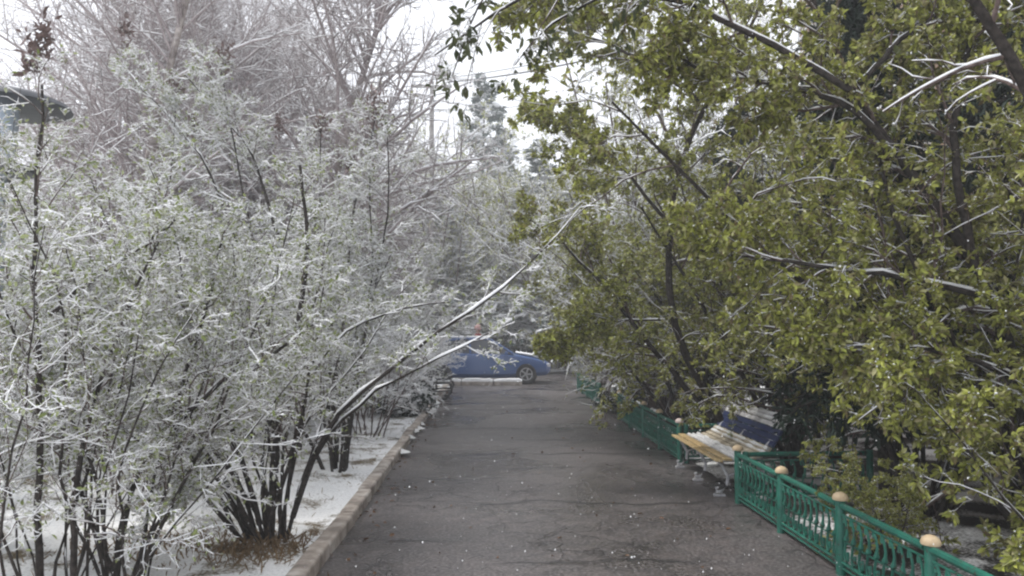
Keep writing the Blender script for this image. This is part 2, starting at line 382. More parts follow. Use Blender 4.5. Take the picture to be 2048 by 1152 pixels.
def shrub(name, base, n_stem, height, spread, mats, label, cat='shrub', group=None, r0=.022, explicit=(), lv=(9, 7, 5),
          snow=.006, leaf=None, leaf_n=2, leaf_size=.03, clump_n=1, trop=-.02, lrs=(.5, .5, .5), lean=(0, 0), K0=9, ring=.14,
          stem_parts=True, t0=.22, cover=1.0, wig=.11, droop=.2, width=.45, leaf_t=.25, up=.3, base_pts=None, trop2=-.01, csize=.009, leaf_spread=.8, leaf_k=1, ex_n=1.3, ex_t=.3, ex_len=1.0, ex_snow=2.2):
    root = empty(name, base, label, cat, group)
    st = np.zeros((n_stem, 3)); d = np.zeros((n_stem, 3)); ph = rng.random() * 6
    for i in range(n_stem):
        a = ph + i * 2.399; rr = ring * math.sqrt(rng.random())
        st[i] = (math.cos(a) * rr, math.sin(a) * rr, -.02); s = spread * rng.uniform(.25, 1.0)
        d[i] = (math.cos(a) * s + lean[0], math.sin(a) * s + lean[1], 1)
    if n_stem:
        L = height * rng.uniform(.65, 1.1, n_stem)
        p0, q0 = grow(st, d, L, r0 * rng.uniform(.6, 1.1, n_stem), K0, wig * .7, trop, .25)
    stems = [(p0[i:i + 1], q0[i:i + 1]) for i in range(n_stem)] if n_stem else []
    for pl, ra, rb in explicit:
        q = smooth_line(pl, K0 + 5) - np.array(base); q[1:-1] += rng.normal(0, .008, (len(q) - 2, 3))
        stems.append((q[None], np.linspace(ra, rb, len(q))[None]))
    wood = []; fine = []; snw = []; lastp = []
    l1 = []
    for si, (p, q) in enumerate(stems):
        ex = si >= n_stem
        if stem_parts:
            V, Fc = tubes(p, q, 7); np_mesh("stem", V, Fc, mats[0], root, True)
        else: wood.append(tubes(p, q, 6))
        snw.append(snow_of(p, q, 6, snow * (ex_snow if ex else 1.3), .15, cover))
        if ex: s = spawn(p, q, max(3, int(lv[0] * ex_n)), ex_t, 1, .4, 1.0, lrs[0], .5, up); s = (s[0], s[1], np.minimum(s[2], ex_len), s[3])
        else: s = spawn(p, q, lv[0], t0, 1, .45, 1.15, lrs[0], .5, up)
        l1.append(s)
    l1 = [np.concatenate([x[k] for x in l1]) for k in range(4)]
    l1[2] = np.minimum(l1[2], height * .45)
    p1, q1 = grow(*l1[:2], l1[2], l1[3], 6, wig * 1.3, trop2, .3); fine.append(tubes(p1, q1, 5)); snw.append(snow_of(p1, q1, 5, snow, .2, cover))
    s2 = spawn(p1, q1, lv[1], .15, 1, .4, 1.2, lrs[1], .55, up); p2, q2 = grow(*s2, 4, wig * 1.6, trop2, .35)
    fine.append(tubes(p2, q2, 3)); snw.append(snow_of(p2, q2, 4, snow, .25, cover)); ends = p2
    if lv[2]:
        s3 = spawn(p2, q2, lv[2], .2, 1, .4, 1.2, lrs[2], .7, up * .5, .05); p3, q3 = grow(*s3, 3, wig * 2, trop2, .5)
        fine.append(tubes(p3, q3, 3)); snw.append(snow_of(p3, q3, 3, snow * .8, .3, cover)); ends = p3
    if wood: V, Fc = join(wood); np_mesh("trunk", V, Fc, mats[0], root, True)
    V, Fc = join(fine); np_mesh("crown", V, Fc, mats[1], root)
    parts = snw
    if clump_n:
        pc, _ = tip_points(ends, clump_n, .1); cl = clumps(pc + [0, 0, .004], csize)
        parts = [(v, tri(f)) for v, f in parts] + [cl]
    V, Fc = join(parts); np_mesh("snow_cover", V, Fc, M['snow'], root)
    if leaf:
        pp, oo = tip_points(ends, leaf_n, leaf_t); V, Fc = leaves(pp, oo, leaf_size, n=leaf_k, droop=droop, width=width, spread=leaf_spread)
        np_mesh("foliage", V, Fc, leaf, root)
    return root
def place(src, x, y, rz, s=1.0, label=None, sz=None, z=0, group=None):
    c = copy_tree(src); c.location = (x, y, z); c.rotation_euler = (0, 0, rz); c.scale = (s, s, sz or s)
    if label: c["label"] = label
    if group: c["group"] = group
    return c

# ------------------------------------------------------------------ buildings far and near
def building():
    x0, y0, y1, H = 9.5, -4.0, 23.0, 13.0
    root = empty("brick_building", (x0, y0, 0), "long tan brick apartment block behind the leafy trees on the right", "building")
    g = MB(); Ly = y1 - y0; rows = [(1.1, 2.6), (3.9, 5.4), (6.7, 8.2), (9.5, 11.0)]; cols = [(2 + i * 3.6, 3.6 + i * 3.6) for i in range(7)]
    g.box((.25 + 6, Ly / 2, H / 2), (11.5, Ly, H - .1))                      # the mass behind the facade
    zz = 0
    for (a, bb) in rows:                                                   # facade courses between window rows
        g.box((.15, Ly / 2, (zz + a) / 2), (.3, Ly, a - zz)); zz = bb
        yy_ = 0
        for c0, c1 in cols:
            g.box((.15, (yy_ + c0) / 2, (a + bb) / 2), (.3, c0 - yy_, bb - a)); yy_ = c1
        g.box((.15, (yy_ + Ly) / 2, (a + bb) / 2), (.3, Ly - yy_, bb - a))
    g.box((.15, Ly / 2, (zz + H) / 2), (.3, Ly, H - zz))
    g.build("wall", M['brick'], root)
    r = MB(); r.box((6, Ly / 2, H + .12), (12.8, Ly + .6, .24)); r.build("roof", simple("roof_snow", (.5, .5, .52), (.8, .8, .82), 2), root)
    fm = simple("window_frame_paint", (.5, .5, .48), (.62, .62, .6), 5, .5)
    gm, nt, b = mat_base("window_glass", .08, .6); b.inputs["Base Color"].default_value = (.03, .035, .04, 1)
    first = None
    for (a, bb) in rows:
        for c0, c1 in cols:
            if first is None:
                f = MB(); wd, ht = c1 - c0, bb - a
                for s_ in (0, 1):
                    f.box((.1, (.035 if s_ == 0 else wd - .035), ht / 2), (.08, .07, ht)); f.box((.1, wd / 2, (.035 if s_ == 0 else ht - .035)), (.08, wd - .14, .07))
                f.box((.1, wd * .55, ht / 2), (.06, .06, ht - .14))
                first = f.build("window", fm, root); first.location = (0, c0, a)
                q = MB(); q.box((.12, wd / 2, ht / 2), (.02, wd - .14, ht - .14)); q.build("pane", gm, first)
                q = MB(); q.box((-.04, wd / 2, -.03), (.16, wd + .1, .05)); q.build("sill", fm, first)
            else:
                c = copy_tree(first, root); c.location = (0, c0, a)
building()

# ------------------------------------------------------------------ park lamp
def lamp():
    x, y = P(-8, 660, 6.0)[0], 6.0
    root = empty("park_lamp", (x, y, 0), "pale blue park lamp post with dark mushroom hood among the left bushes", "street lamp")
    pm = simple("pale_blue_steel", (.20, .25, .29), (.30, .35, .38), 10, .4, .5); dk = simple("dark_hood_metal", (.03, .035, .045), (.06, .065, .075), 10, .45, .5)
    gl = simple("frosted_lamp_glass", (.42, .50, .60), (.52, .58, .66), 4, .3, .5)
    g = MB(); g.lathe((0, 0, 0), [(.09, 0), (.09, .25), (.06, .32), (.045, .4), (.042, 2.85), (.07, 2.9)], 16); g.build("pole", pm, root, True)
    g = MB(); g.lathe((0, 0, 0), [(.10, 2.89), (.24, 2.9), (.25, 2.93), (.2, 2.96), (.08, 2.97)], 20); g.build("collar", dk, root, True)
    g = MB(); g.lathe((0, 0, 0), [(.06, 2.965), (.085, 3.05), (.10, 3.2), (.105, 3.40)], 20); g.build("lamp_shade", gl, root, True)
    g = MB(); g.lathe((0, 0, 0), [(.107, 3.40), (.44, 3.40), (.47, 3.415), (.45, 3.45), (.36, 3.49), (.2, 3.52), (.01, 3.53)], 28); g.build("hood", dk, root, True)
    g = MB(); g.lathe((0, 0, 0), [(.30, 3.508), (.2, 3.54), (.08, 3.555), (.01, 3.56)], 20); g.build("snow_cap", M['snow'], root, True)
lamp()

# ------------------------------------------------------------------ low iron fences
def fence(name, p0, p1, n, label, group='low green iron fences', cap=True, caps=None, H=.5):
    p0 = Vector((*p0, 0)); p1 = Vector((*p1, 0)); e = (p1 - p0).normalized(); Lt = (p1 - p0).length; step = Lt / n
    root = empty(name, p0, label, "fence", group); ang = math.atan2(e.y, e.x)
    root.rotation_euler = (0, 0, ang)
    post0 = panel0 = None
    for i in range(n + 1):
        g = MB(); tw = random.uniform(-.004, .004)
        g.lathe((0, 0, 0), [(.034, -.06), (.034, H - .005), (.028, H + .005)], 12)
        po = g.build("post", M['green_paint'], root, True); po.location = (i * step, 0, random.uniform(-.01, .01)); po.rotation_euler = (random.uniform(-.02, .02), random.uniform(-.02, .02), 0)
        if cap:
            c = MB(); c.lathe((0, 0, H), [(.03, .004), (.052, .006), (.055, .016), (.047, .040), (.026, .055), (.008, .060)], 18)
            pc = c.build("post_cap", M[(caps or {}).get(i, 'cream_paint')], po, True)
    for i in range(n):
        g = MB(); a = .035; b_ = step - .035; L = b_ - a
        g.tube([(a, 0, H - .025), (b_, 0, H - .025)], .024, 8)
        g.tube([(a, 0, H - .085), (b_, 0, H - .085)], .008, 6)
        g.tube([(a, 0, .085), (b_, 0, .085)], .014, 6)
        g.tube([(a, 0, .045), (b_, 0, .045)], .009, 6)
        k = max(4, int(L / .098)); ds = L / k
        for j in range(k):
            x = a + ds * (j + .5)
            # upper row: bowed bars that end in a drop; lower row: hooks rising to meet them
            g.tube([(x - .016, 0, H - .085), (x + .006, 0, H - .13), (x + .016, .002, H - .18), (x + .012, 0, H - .215), (x + .006, 0, H - .24), (x, 0, H - .262)], [.009, .009, .0095, .012, .021, .009], 6)
            g.tube([(x - .024, 0, H - .085), (x - .032, 0, H - .11), (x - .022, 0, H - .135)], [.008, .008, .012], 5)
            g.tube([(x, 0, H - .255), (x - .014, 0, .20), (x - .026, 0, .155), (x - .018, 0, .115), (x + .004, 0, .098), (x + .026, 0, .12), (x + .024, 0, .155), (x + .012, 0, .17)], [.009, .010, .010, .010, .010, .010, .012, .017], 6)
        g.box((a + L / 2, 0, .237), (L, .006, .010))
        pn = g.build("panel", M['green_paint'], root, True); pn.location = (i * step, 0, 0)
    return root
XF = 2.45
fence("iron_fence", (XF, 7.64), (XF + .03, 2.15), 5, "green iron fence with cream post caps nearest the camera, below the leafy bush", caps={3: 'cream_paint'})
fence("iron_fence", (XF, 9.95), (XF + .02, 14.75), 4, "green iron fence run just beyond the bench, with one pinkish post cap", caps={0: 'pink_paint'})
fence("iron_fence", (XF + .03, 17.4), (XF + .05, 21.8), 4, "farthest short green iron fence at the end of the path", cap=False)
fence("iron_fence", (XF + .08, 7.64), (XF + 1.35, 7.70), 1, "green iron return fence on the near side of the bench alcove", cap=False)
fence("iron_fence", (XF + .08, 9.95), (XF + 1.3, 9.98), 1, "green iron return fence on the far side of the bench alcove", cap=False)
ro = MB()   # crusts of snow on the far rails
for q in range(26):
    yy_ = random.uniform(11.0, 14.7); ro.lathe((XF + .012, yy_, .497), [(.024, 0), (.03, .012), (.014, .03), (.004, .034)], 7)
tag(ro.build("rail_snow", M['snow'], smooth=True), "small lumps of wet snow on the rail of the middle fence", "snow", kind="stuff")

# ------------------------------------------------------------------ slatted bench in the alcove
def bench():
    y0, y1 = 7.86, 9.78; root = empty("park_bench", (2.7, (y0 + y1) / 2, 0), "slatted park bench with tan seat slats and blue backrest in the fence alcove", "bench")
    L = y1 - y0; ox = -2.7
    tan_m = simple("tan_slat_paint", (.42, .30, .14), (.62, .47, .25), 9, .45, .4, .2); wh = simple("chalky_slat_paint", (.42, .41, .42), (.66, .65, .64), 9, .5, .4)
    blue = simple("navy_slat_paint", (.012, .022, .075), (.02, .035, .11), 9, .4, .5); mixm = simple("worn_cream_slat", (.36, .29, .19), (.62, .56, .45), 6, .5, .4)
    prof = [(2.335, .375, -8, tan_m, .075), (2.425, .388, -3, tan_m, .085), (2.515, .388, 3, wh, .05), (2.575, .385, 6, wh, .05), (2.635, .39, 8, wh, .05),
            (2.695, .40, 12, mixm, .05), (2.755, .418, 20, mixm, .05), (2.81, .445, 32, mixm, .05), (2.85, .485, 52, mixm, .05),
            (2.90, .535, 58, blue, .06), (2.935, .592, 60, blue, .06), (2.97, .650, 62, blue, .06), (3.0, .705, 62, wh, .05), (3.03, .755, 56, wh, .05), (3.07, .79, 30, wh, .055)]
    first = True
    for i, (x, z, a, m_, wd) in enumerate(prof):
        g = MB(); g.box((0, 0, 0), (wd, L, .026)); o = g.build("seat_slat" if i < 9 else "back_slat", m_, root, bevel=.006)
        o.location = (x + ox, 0, z); o.rotation_euler = (0, -R(a), 0)
        if i in (2, 3, 4, 7, 8, 13, 14):
            s = MB(); n = 22; vs = []; fs = []
            for k in range(n + 1):
                u = max(.15, min(1, math.sin(k * 1.3 + i) * .4 + random.uniform(.3, .9))); h = .018 * u; a_ = wd * .46 * u; yy_ = -L / 2 + L * k / n
                vs += [(-a_, yy_, .0135), (-a_ * .7, yy_, .0135 + h), (a_ * .7, yy_, .0135 + h), (a_, yy_, .0135)]
            for k in range(n):
                for q_ in range(4): fs.append((k * 4 + q_, k * 4 + (q_ + 1) % 4, k * 4 + 4 + (q_ + 1) % 4, k * 4 + 4 + q_))
            s.add(vs, fs); s.build("snow_cover", M['snow_wet'], o, True)
    for yy_ in (-L / 2 + .14, 0, L / 2 - .14):
        g = MB()
        g.tube([(2.36 + ox, yy_, .36), (2.40 + ox, yy_, .30), (2.46 + ox, yy_, .2), (2.45 + ox, yy_, .1), (2.39 + ox, yy_, .04), (2.34 + ox, yy_, .045), (2.335 + ox, yy_, .075), (2.36 + ox, yy_, .085)], [.018, .018, .017, .017, .018, .018, .014, .012], 8)
        g.tube([(2.335 + ox, yy_, .355), (2.5 + ox, yy_, .355), (2.7 + ox, yy_, .37), (2.8 + ox, yy_, .41), (2.86 + ox, yy_, .5), (2.96 + ox, yy_, .60), (3.05 + ox, yy_, .765)], .016, 8)
        g.tube([(2.8 + ox, yy_, .4), (2.84 + ox, yy_, .25), (2.86 + ox, yy_, .1), (2.93 + ox, yy_, .0)], [.02, .018, .018, .02], 8)
        g.tube([(2.46 + ox, yy_, .2), (2.62 + ox, yy_, .26), (2.83 + ox, yy_, .25)], .011, 6)
        g.box((2.37 + ox, yy_, .008), (.11, .05, .02))
        g.build("leg", M['iron_white'], root, True)
bench()

# dark bench seen end-on at the left edge of the path, a dark bag on it
def old_bench():
    x, y = P(884, 800, 19.0)[0], 19.0
    root = empty("old_bench", (x, y, 0), "dark old bench with snow on its seat at the far left edge of the path", "bench")
    wd = simple("dark_wet_wood", (.02, .018, .018), (.05, .045, .042), 10, .5, .4)
    for i in range(3):
        g = MB(); g.box((-.22 + i * .17, .5, .42), (.14, 1.3, .04)); s = g.build("seat_slat", wd, root, bevel=.005)
        q = MB(); q.box((-.22 + i * .17, .5, .456), (.12, 1.24, .03)); q.build("snow_cover", M['snow'], s, bevel=.01)
    for i in range(2):
        g = MB(); g.box((-.33 - .02 * i, .5, .62 + i * .15), (.03, 1.3, .11)); g.build("back_slat", wd, root, bevel=.005)
    for yy_ in (0.0, 1.0):
        g = MB(); g.tube([(.2, yy_, .4), (.24, yy_, .3), (.18, yy_, .12), (.1, yy_, .02), (0, yy_, .02)], .03, 8); g.tube([(-.22, yy_, .4), (-.2, yy_, .2), (-.3, yy_, .0)], .028, 8)
        g.tube([(-.3, yy_, .2), (.2, yy_, .22)], .02, 6); g.tube([(-.25, yy_, .4), (-.34, yy_, .82)], .025, 8); g.build("leg", M['black_iron'], root, True)
    bm_ = simple("dark_bag_cloth", (.03, .03, .035), (.08, .08, .09), 15, .8, .2, .4)
    g = MB(); g.lathe((0, 0, 0), [(.16, 0), (.21, .06), (.2, .2), (.13, .30), (.05, .33), (.06, .36)], 14); b = g.build("bag", bm_, None, True)
    b.location = (x + .02, y + .2, .472); b.scale = (1.05, .7, 1); tag(b, "dark grey cloth bag standing on the old bench", "bag")
old_bench()

# snow-covered stone at the road edge, in front of the blue car
for x0, x1, l in ((-1.2, -.86, "short snow-topped kerb stone at the path end, beside the old bench"), (-.83, .12, "long snow-topped kerb stone before the middle of the blue car"), (.15, 1.02, "snow-topped kerb stone before the blue car's right wheel")):
    g = MB(); g.box((0, 0, .03), (x1 - x0 - .01, .18, .16)); kx = tag(g.build("kerb_stone", M['kerb'], bevel=.02), l, "kerb", "snowy kerb stones at the road edge"); kx.location = ((x0 + x1) / 2, 23.95, .02)
    g = MB(); n = 9; L = x1 - x0; vs = []; fs = []
    for k in range(n + 1):
        h = random.uniform(.06, .09) * (1 if 0 < k < n else .5); x = -L / 2 + L * k / n; a_ = random.uniform(.085, .1)
        vs += [(x, -a_, .1), (x, -a_ * .8, .1 + h), (x, 0, .12 + h), (x, a_ * .8, .1 + h), (x, a_, .1)]
    for k in range(n):
        for q in range(5): fs.append((k * 5 + q, k * 5 + (q + 1) % 5, k * 5 + 5 + (q + 1) % 5, k * 5 + 5 + q))
    fs += [(0, 1, 2, 3, 4), tuple(range(n * 5, n * 5 + 5))[::-1]]; g.add(vs, fs); g.build("snow_cover", M['snow'], kx, True)

# ------------------------------------------------------------------ cars
def car(loc, rz, paint, label, name="parked_car", snow=True):
    root = empty(name, loc, label, "car"); root.rotation_euler = (0, 0, rz)
    # stations along x: (x, z_bottom, z_side, z_top, half width)
    st = [(-2.18, .42, .62, .72, .62), (-2.1, .28, .66, .93, .78), (-1.8, .24, .70, 1.02, .85), (-1.3, .22, .72, 1.03, .87), (-.4, .2, .72, 1.0, .88), (.6, .2, .72, .97, .88), (1.1, .22, .70, .93, .87), (1.6, .24, .66, .84, .84), (2.0, .28, .58, .72, .76), (2.15, .4, .52, .62, .6)]
    g = MB(); ring = []
    for x, zb, zs, zt, h in st:
        r = [(h * .85, zb), (h, zb + .12), (h + .01, zs), (h * .95, zt - .04), (h * .80, zt), (0, zt + .02), (-h * .80, zt), (-h * .95, zt - .04), (-h - .01, zs), (-h, zb + .12), (-h * .85, zb), (0, zb)]
        ring.append([(x, a, b_) for a, b_ in r])
    n = 12; vs = [v for r in ring for v in r]; fs = []
    for i in range(len(ring) - 1):
        for k in range(n):
            a, b_ = i * n + k, i * n + (k + 1) % n; fs.append((a, a + n, b_ + n, b_))
    fs.append(tuple(range(n))); fs.append(tuple(range((len(ring) - 1) * n, len(ring) * n))[::-1]); g.add(vs, fs)
    body = g.build("body", paint, root, True, bevel=.02)
    def cabin(nm, m_, e, z0, roof_only=False):
        g = MB(); c = [(-1.75, .98, .76), (-1.15, 1.38, .60), (-.6, 1.44, .60), (.2, 1.42, .60), (.95, .96, .76)]
        vs = []; fs = []
        if not roof_only:
            for s_ in (1, -1):
                for x, z, h in c: vs.append((x, s_ * h, z))
            fs = [(0, 1, 2, 3, 4)[::1], (9, 8, 7, 6, 5), (0, 5, 6, 1), (1, 6, 7, 2), (2, 7, 8, 3), (3, 8, 9, 4), (4, 9, 5, 0)]
        g.add(vs, fs); return g.build(nm, m_, root)
    gm, nt, b = mat_base("car_glass", .06, .7); b.inputs["Base Color"].default_value = (.03, .035, .045, 1)
    cabin("windows", gm, 0, 0).name = "window_glass"
    g = MB()
    for s_ in (1, -1):
        for a_, b_ in (((-1.75, .77 * s_, .985), (-1.15, .61 * s_, 1.385)), ((-.42, .765 * s_, .98), (-.45, .61 * s_, 1.43)), ((.2, .61 * s_, 1.425), (.95, .77 * s_, .965)), ((-1.15, .61 * s_, 1.385), (-.6, .61 * s_, 1.445)), ((-.6, .61 * s_, 1.445), (.2, .61 * s_, 1.425))):
            g.tube([a_, b_], .035, 6)
    g.box((-.47, 0, 1.443), (1.3, 1.2, .045)); g.build("roof", paint, root, True)
    if snow:
        g = MB(); g.box((-.47, 0, 1.49), (1.35, 1.14, .06)); g.build("roof_snow", M['snow'], root, bevel=.02); g = MB(); g.box((1.45, 0, .93), (.8, 1.3, .05), Matrix.Rotation(R(9), 3, 'Y')); g.build("bonnet_snow", M['snow'], root, bevel=.02)
    ty = simple("tyre_rubber", (.015, .015, .015), (.03, .03, .03), 10, .8); rm = simple("rim_alloy", (.35, .36, .37), (.5, .5, .52), 10, .45, .5, 0, 0)
    for sx_ in (-1.32, 1.35):
        for s_ in (-1, 1):
            wh = empty("wheel", (sx_, s_ * .80, .325)); wh.parent = root; wh.rotation_euler = (R(90), 0, 0)
            g = MB(); g.lathe((0, 0, 0), [(.20, -.09), (.29, -.1), (.325, -.07), (.325, .07), (.29, .1), (.20, .09)], 28); g.build("tyre", ty, wh, True)
            g = MB(); g.lathe((0, 0, 0), [(.10, -.085), (.205, -.092), (.205, .092), (.10, .085)], 24)
            for k in range(5):
                a = k * 2 * PI / 5; g.box((.1 * math.cos(a), .1 * math.sin(a), 0), (.2, .05, .2), Matrix.Rotation(a, 3, 'Z'))
            g.lathe((0, 0, 0), [(.045, -.09), (.045, .09)], 12); g.build("rim", rm, wh)
            g = MB(); g.lathe((0, 0, s_ * .07), [(.36, -.01), (.365, .0), (.36, .01)], 28); g.build("arch_liner", ty, wh)
    hl = simple("headlight_glass", (.6, .6, .62), (.75, .75, .78), 10, .15, .6); tl = simple("tail_light_glass", (.3, .01, .01), (.45, .02, .02), 10, .2, .5)
    for s_ in (-1, 1):
        g = MB(); g.box((1.99, s_ * .60, .60), (.24, .26, .12), Matrix.Rotation(-s_ * .35, 3, 'Z')); g.build("headlight", hl, root, bevel=.03)
        g = MB(); g.box((-2.1, s_ * .62, .80), (.12, .26, .14), Matrix.Rotation(s_ * .3, 3, 'Z')); g.build("tail_light", tl, root, bevel=.03)
        g = MB(); g.box((.72, s_ * .94, 1.0), (.1, .16, .1)); g.build("mirror", paint, root, bevel=.02)
        for x in (-.75, .3):
            g = MB(); g.box((x, s_ * .895, .80), (.16, .02, .03)); g.build("door_handle", paint, root, bevel=.005)
    return root
bp, nt, b = mat_base("blue_car_paint", .25, .6); b.inputs["Base Color"].default_value = (.035, .095, .27, 1); b.inputs["Coat Weight"].default_value = .6
bp2, nt, b = mat_base("pale_blue_car_paint", .3, .6); b.inputs["Base Color"].default_value = (.16, .22, .36, 1); b.inputs["Coat Weight"].default_value = .5
car((-.17, 25.5, -.02), 0, bp, "blue saloon car parked side-on at the end of the path")
car((-4.9, 28.4, -.02), R(4), bp2, "pale blue car behind the snowy twigs, left of the blue saloon")

# ------------------------------------------------------------------ person behind the car
def person():
    x, y = P(956, 660, 27.2)[0], 27.2
    root = empty("person", (x, y, 0), "person in a pink knitted hat and dark red scarf standing behind the blue car", "person")
    skin = simple("skin", (.45, .27, .2), (.55, .34, .26), 10, .6); coat = simple("brown_coat_cloth", (.10, .05, .045), (.16, .09, .08), 20, .85)
    def skinned(nm, verts, edges, rads, m_):
        me = bpy.data.meshes.new(nm); me.from_pydata(verts, edges, []); o = link(nm, me, m_, root)
        sk = o.modifiers.new("skin", 'SKIN'); sk.use_smooth_shade = True
        for i, r in enumerate(rads): me.skin_vertices[0].data[i].radius = r
        me.skin_vertices[0].data[0].use_root = True
        s = o.modifiers.new("sub", 'SUBSURF'); s.levels = s.render_levels = 2; return o
    V = [(0, 0, .95), (0, 0, 1.15), (0, 0, 1.38), (0, -.01, 1.5), (0, -.02, 1.58), (0, -.03, 1.70), (0, -.03, 1.78),
         (.19, 0, 1.42), (.24, .0, 1.15), (.22, -.08, .92), (-.19, 0, 1.42), (-.24, 0, 1.15), (-.22, -.08, .92),
         (.1, 0, .88), (.11, 0, .48), (.11, .02, .08), (.12, -.14, .04), (-.1, 0, .88), (-.11, 0, .48), (-.11, .02, .08), (-.12, -.14, .04)]
    E = [(0, 1), (1, 2), (2, 3), (3, 4), (4, 5), (5, 6), (2, 7), (7, 8), (8, 9), (2, 10), (10, 11), (11, 12), (0, 13), (13, 14), (14, 15), (15, 16), (0, 17), (17, 18), (18, 19), (19, 20)]
    Rr = [(.17, .13), (.17, .13), (.17, .12), (.07, .07), (.055, .055), (.085, .10), (.07, .08), (.07, .07), (.055, .055), (.04, .04), (.07, .07), (.055, .055), (.04, .04), (.1, .1), (.07, .07), (.05, .05), (.04, .04), (.1, .1), (.07, .07), (.05, .05), (.04, .04)]
    skinned("body", V, E, Rr, skin)
    skinned("coat", [(0, 0, .9), (0, 0, 1.15), (0, 0, 1.38), (0, 0, 1.5), (.2, 0, 1.42), (.25, 0, 1.15), (.225, -.07, .96), (-.2, 0, 1.42), (-.25, 0, 1.15), (-.225, -.07, .96), (0, 0, .6)],
            [(0, 1), (1, 2), (2, 3), (2, 4), (4, 5), (5, 6), (2, 7), (7, 8), (8, 9), (0, 10)], [(.2, .16), (.19, .15), (.19, .14), (.09, .09), (.085, .085), (.07, .07), (.055, .055), (.085, .085), (.07, .07), (.055, .055), (.23, .18)], coat)
    g = MB(); g.lathe((0, -.03, 1.73), [(.112, -.02), (.122, .0), (.125, .05), (.105, .11), (.06, .15), (.01, .16)], 18); g.lathe((0, -.03, 1.88), [(.01, -.02), (.04, .0), (.045, .03), (.02, .06), (.005, .065)], 12)
    g.build("hat", simple("pink_wool", (.5, .27, .26), (.66, .44, .43), 60, .9, .1, .5), root, True)
    g = MB(); g.lathe((0, -.015, 1.5), [(.12, -.04), (.135, 0), (.11, .05), (.09, .08)], 16); g.build("scarf", simple("dark_red_wool", (.2, .05, .045), (.3, .09, .08), 40, .9), root, True)
    dk = simple("eye_dark", (.02, .015, .012), (.03, .02, .02), 5)
    for s_ in (-1, 1):
        g = MB(); g.lathe((s_ * .032, -.125, 1.69), [(.003, -.008), (.01, 0), (.003, .008)], 8); g.build("eye", dk, root)
    g = MB(); g.tube([(0, -.12, 1.69), (0, -.145, 1.655), (0, -.12, 1.645)], [.008, .015, .01], 6); g.build("nose", skin, root, True)
    g = MB(); g.tube([(-.025, -.122, 1.615), (0, -.127, 1.613), (.025, -.122, 1.615)], .006, 6); g.build("mouth", simple("lips", (.4, .15, .13), (.45, .18, .15), 5), root)
person()

# ------------------------------------------------------------------ utility pole and wires
px_, py_, pz_ = P(864, 168, 33)
root = empty("utility_pole", (px_, py_, 0), "tall grey utility pole with a crossarm above the snowy trees", "utility pole")
cg = simple("weathered_pole", (.24, .22, .21), (.38, .36, .35), 8, .85)
g = MB(); g.tube([(0, 0, -.3), (0, 0, pz_ + .1)], [.15, .09], 12); g.build("pole", cg, root, True)
g = MB(); g.box((0, 0, pz_ - .1), (1.7, .12, .12)); g.build("crossarm", cg, root)
for dx in (-.75, 0, .75):
    g = MB(); g.lathe((dx, 0, pz_ - .04 if dx else pz_ + .1), [(.03, 0), (.05, .05), (.035, .1), (.05, .13), (.01, .16)], 10); g.build("insulator", M['iron_white'], root, True)
wm = simple("dark_cable", (.08, .08, .085), (.12, .12, .125), 5, .7)
def wire(a, b_, sag, r, label):
    pts = [Vector(a).lerp(Vector(b_), t / 24) - Vector((0, 0, sag * 4 * (t / 24) * (1 - t / 24))) for t in range(25)]
    g = MB(); g.tube(pts, r, 6); tag(g.build("overhead_cable", wm), label, "cable", "cables strung from the utility pole")
wire((px_ + .75, py_, pz_ + .1), P(1420, 55, 22), .25, .030, "upper thick cable running from the pole up to the right across the sky")
wire((px_ - .75, py_, pz_ + .1), P(1420, 43, 21.6), .25, .016, "thin cable just above the thick one, from the pole's left insulator")
wire((px_, py_, pz_ - 1.2), P(1420, 160, 24), .2, .012, "lowest faint cable crossing the sky gap right of the spruce tip")

# ------------------------------------------------------------------ VEGETATION, left side
def PL(Y, *pp):          # a limb through points seen in the photograph, each with its own distance
    out = []
    for q in pp:
        out.append(P(q[0], q[1], q[2] if len(q) > 2 else Y))
    return out
GL = 'snowy shrubs of the left thicket'
main = shrub("snowy_shrub", (P(535, 1080, 6.27)[0], 6.27, 0), 24, 3.05, .42, (M['bark_dark'], M['bark_brown']),
    "large many-stemmed snowy shrub by the kerb, two long stems arching over the path", r0=.019, group=GL, lv=(11, 8, 6), snow=.0034, lrs=(.30, .42, .5), wig=.16, ex_n=.6, ex_t=.6, ex_len=.30, csize=.0062,
    leaf=M['leaf_pale'], leaf_n=1, leaf_size=.027, ring=.19, lean=(-.26, 0), ex_snow=1.7, t0=.34, explicit=[
        (PL(6.2, (585, 1035), (612, 935), (655, 850, 5.9), (720, 785, 5.7), (860, 680, 5.4), (940, 615, 5.3), (1030, 562, 5.3), (1100, 490, 5.3), (1165, 410, 5.3)), .024, .003),
        (PL(6.2, (595, 1010), (635, 900), (685, 838, 5.8), (760, 772, 5.6), (870, 718, 5.3), (950, 680, 5.2), (1030, 645, 5.2)), .018, .003),
        (PL(6.3, (575, 1000), (590, 850), (640, 700, 6.5), (720, 640, 6.6), (840, 606, 6.6), (900, 604, 6.6)), .015, .006),
        (PL(6.3, (540, 1050), (560, 800), (600, 640), (620, 480), (600, 330)), .034, .012),
        (PL(6.3, (520, 1050), (470, 860), (380, 640), (330, 520), (310, 400)), .024, .008)])
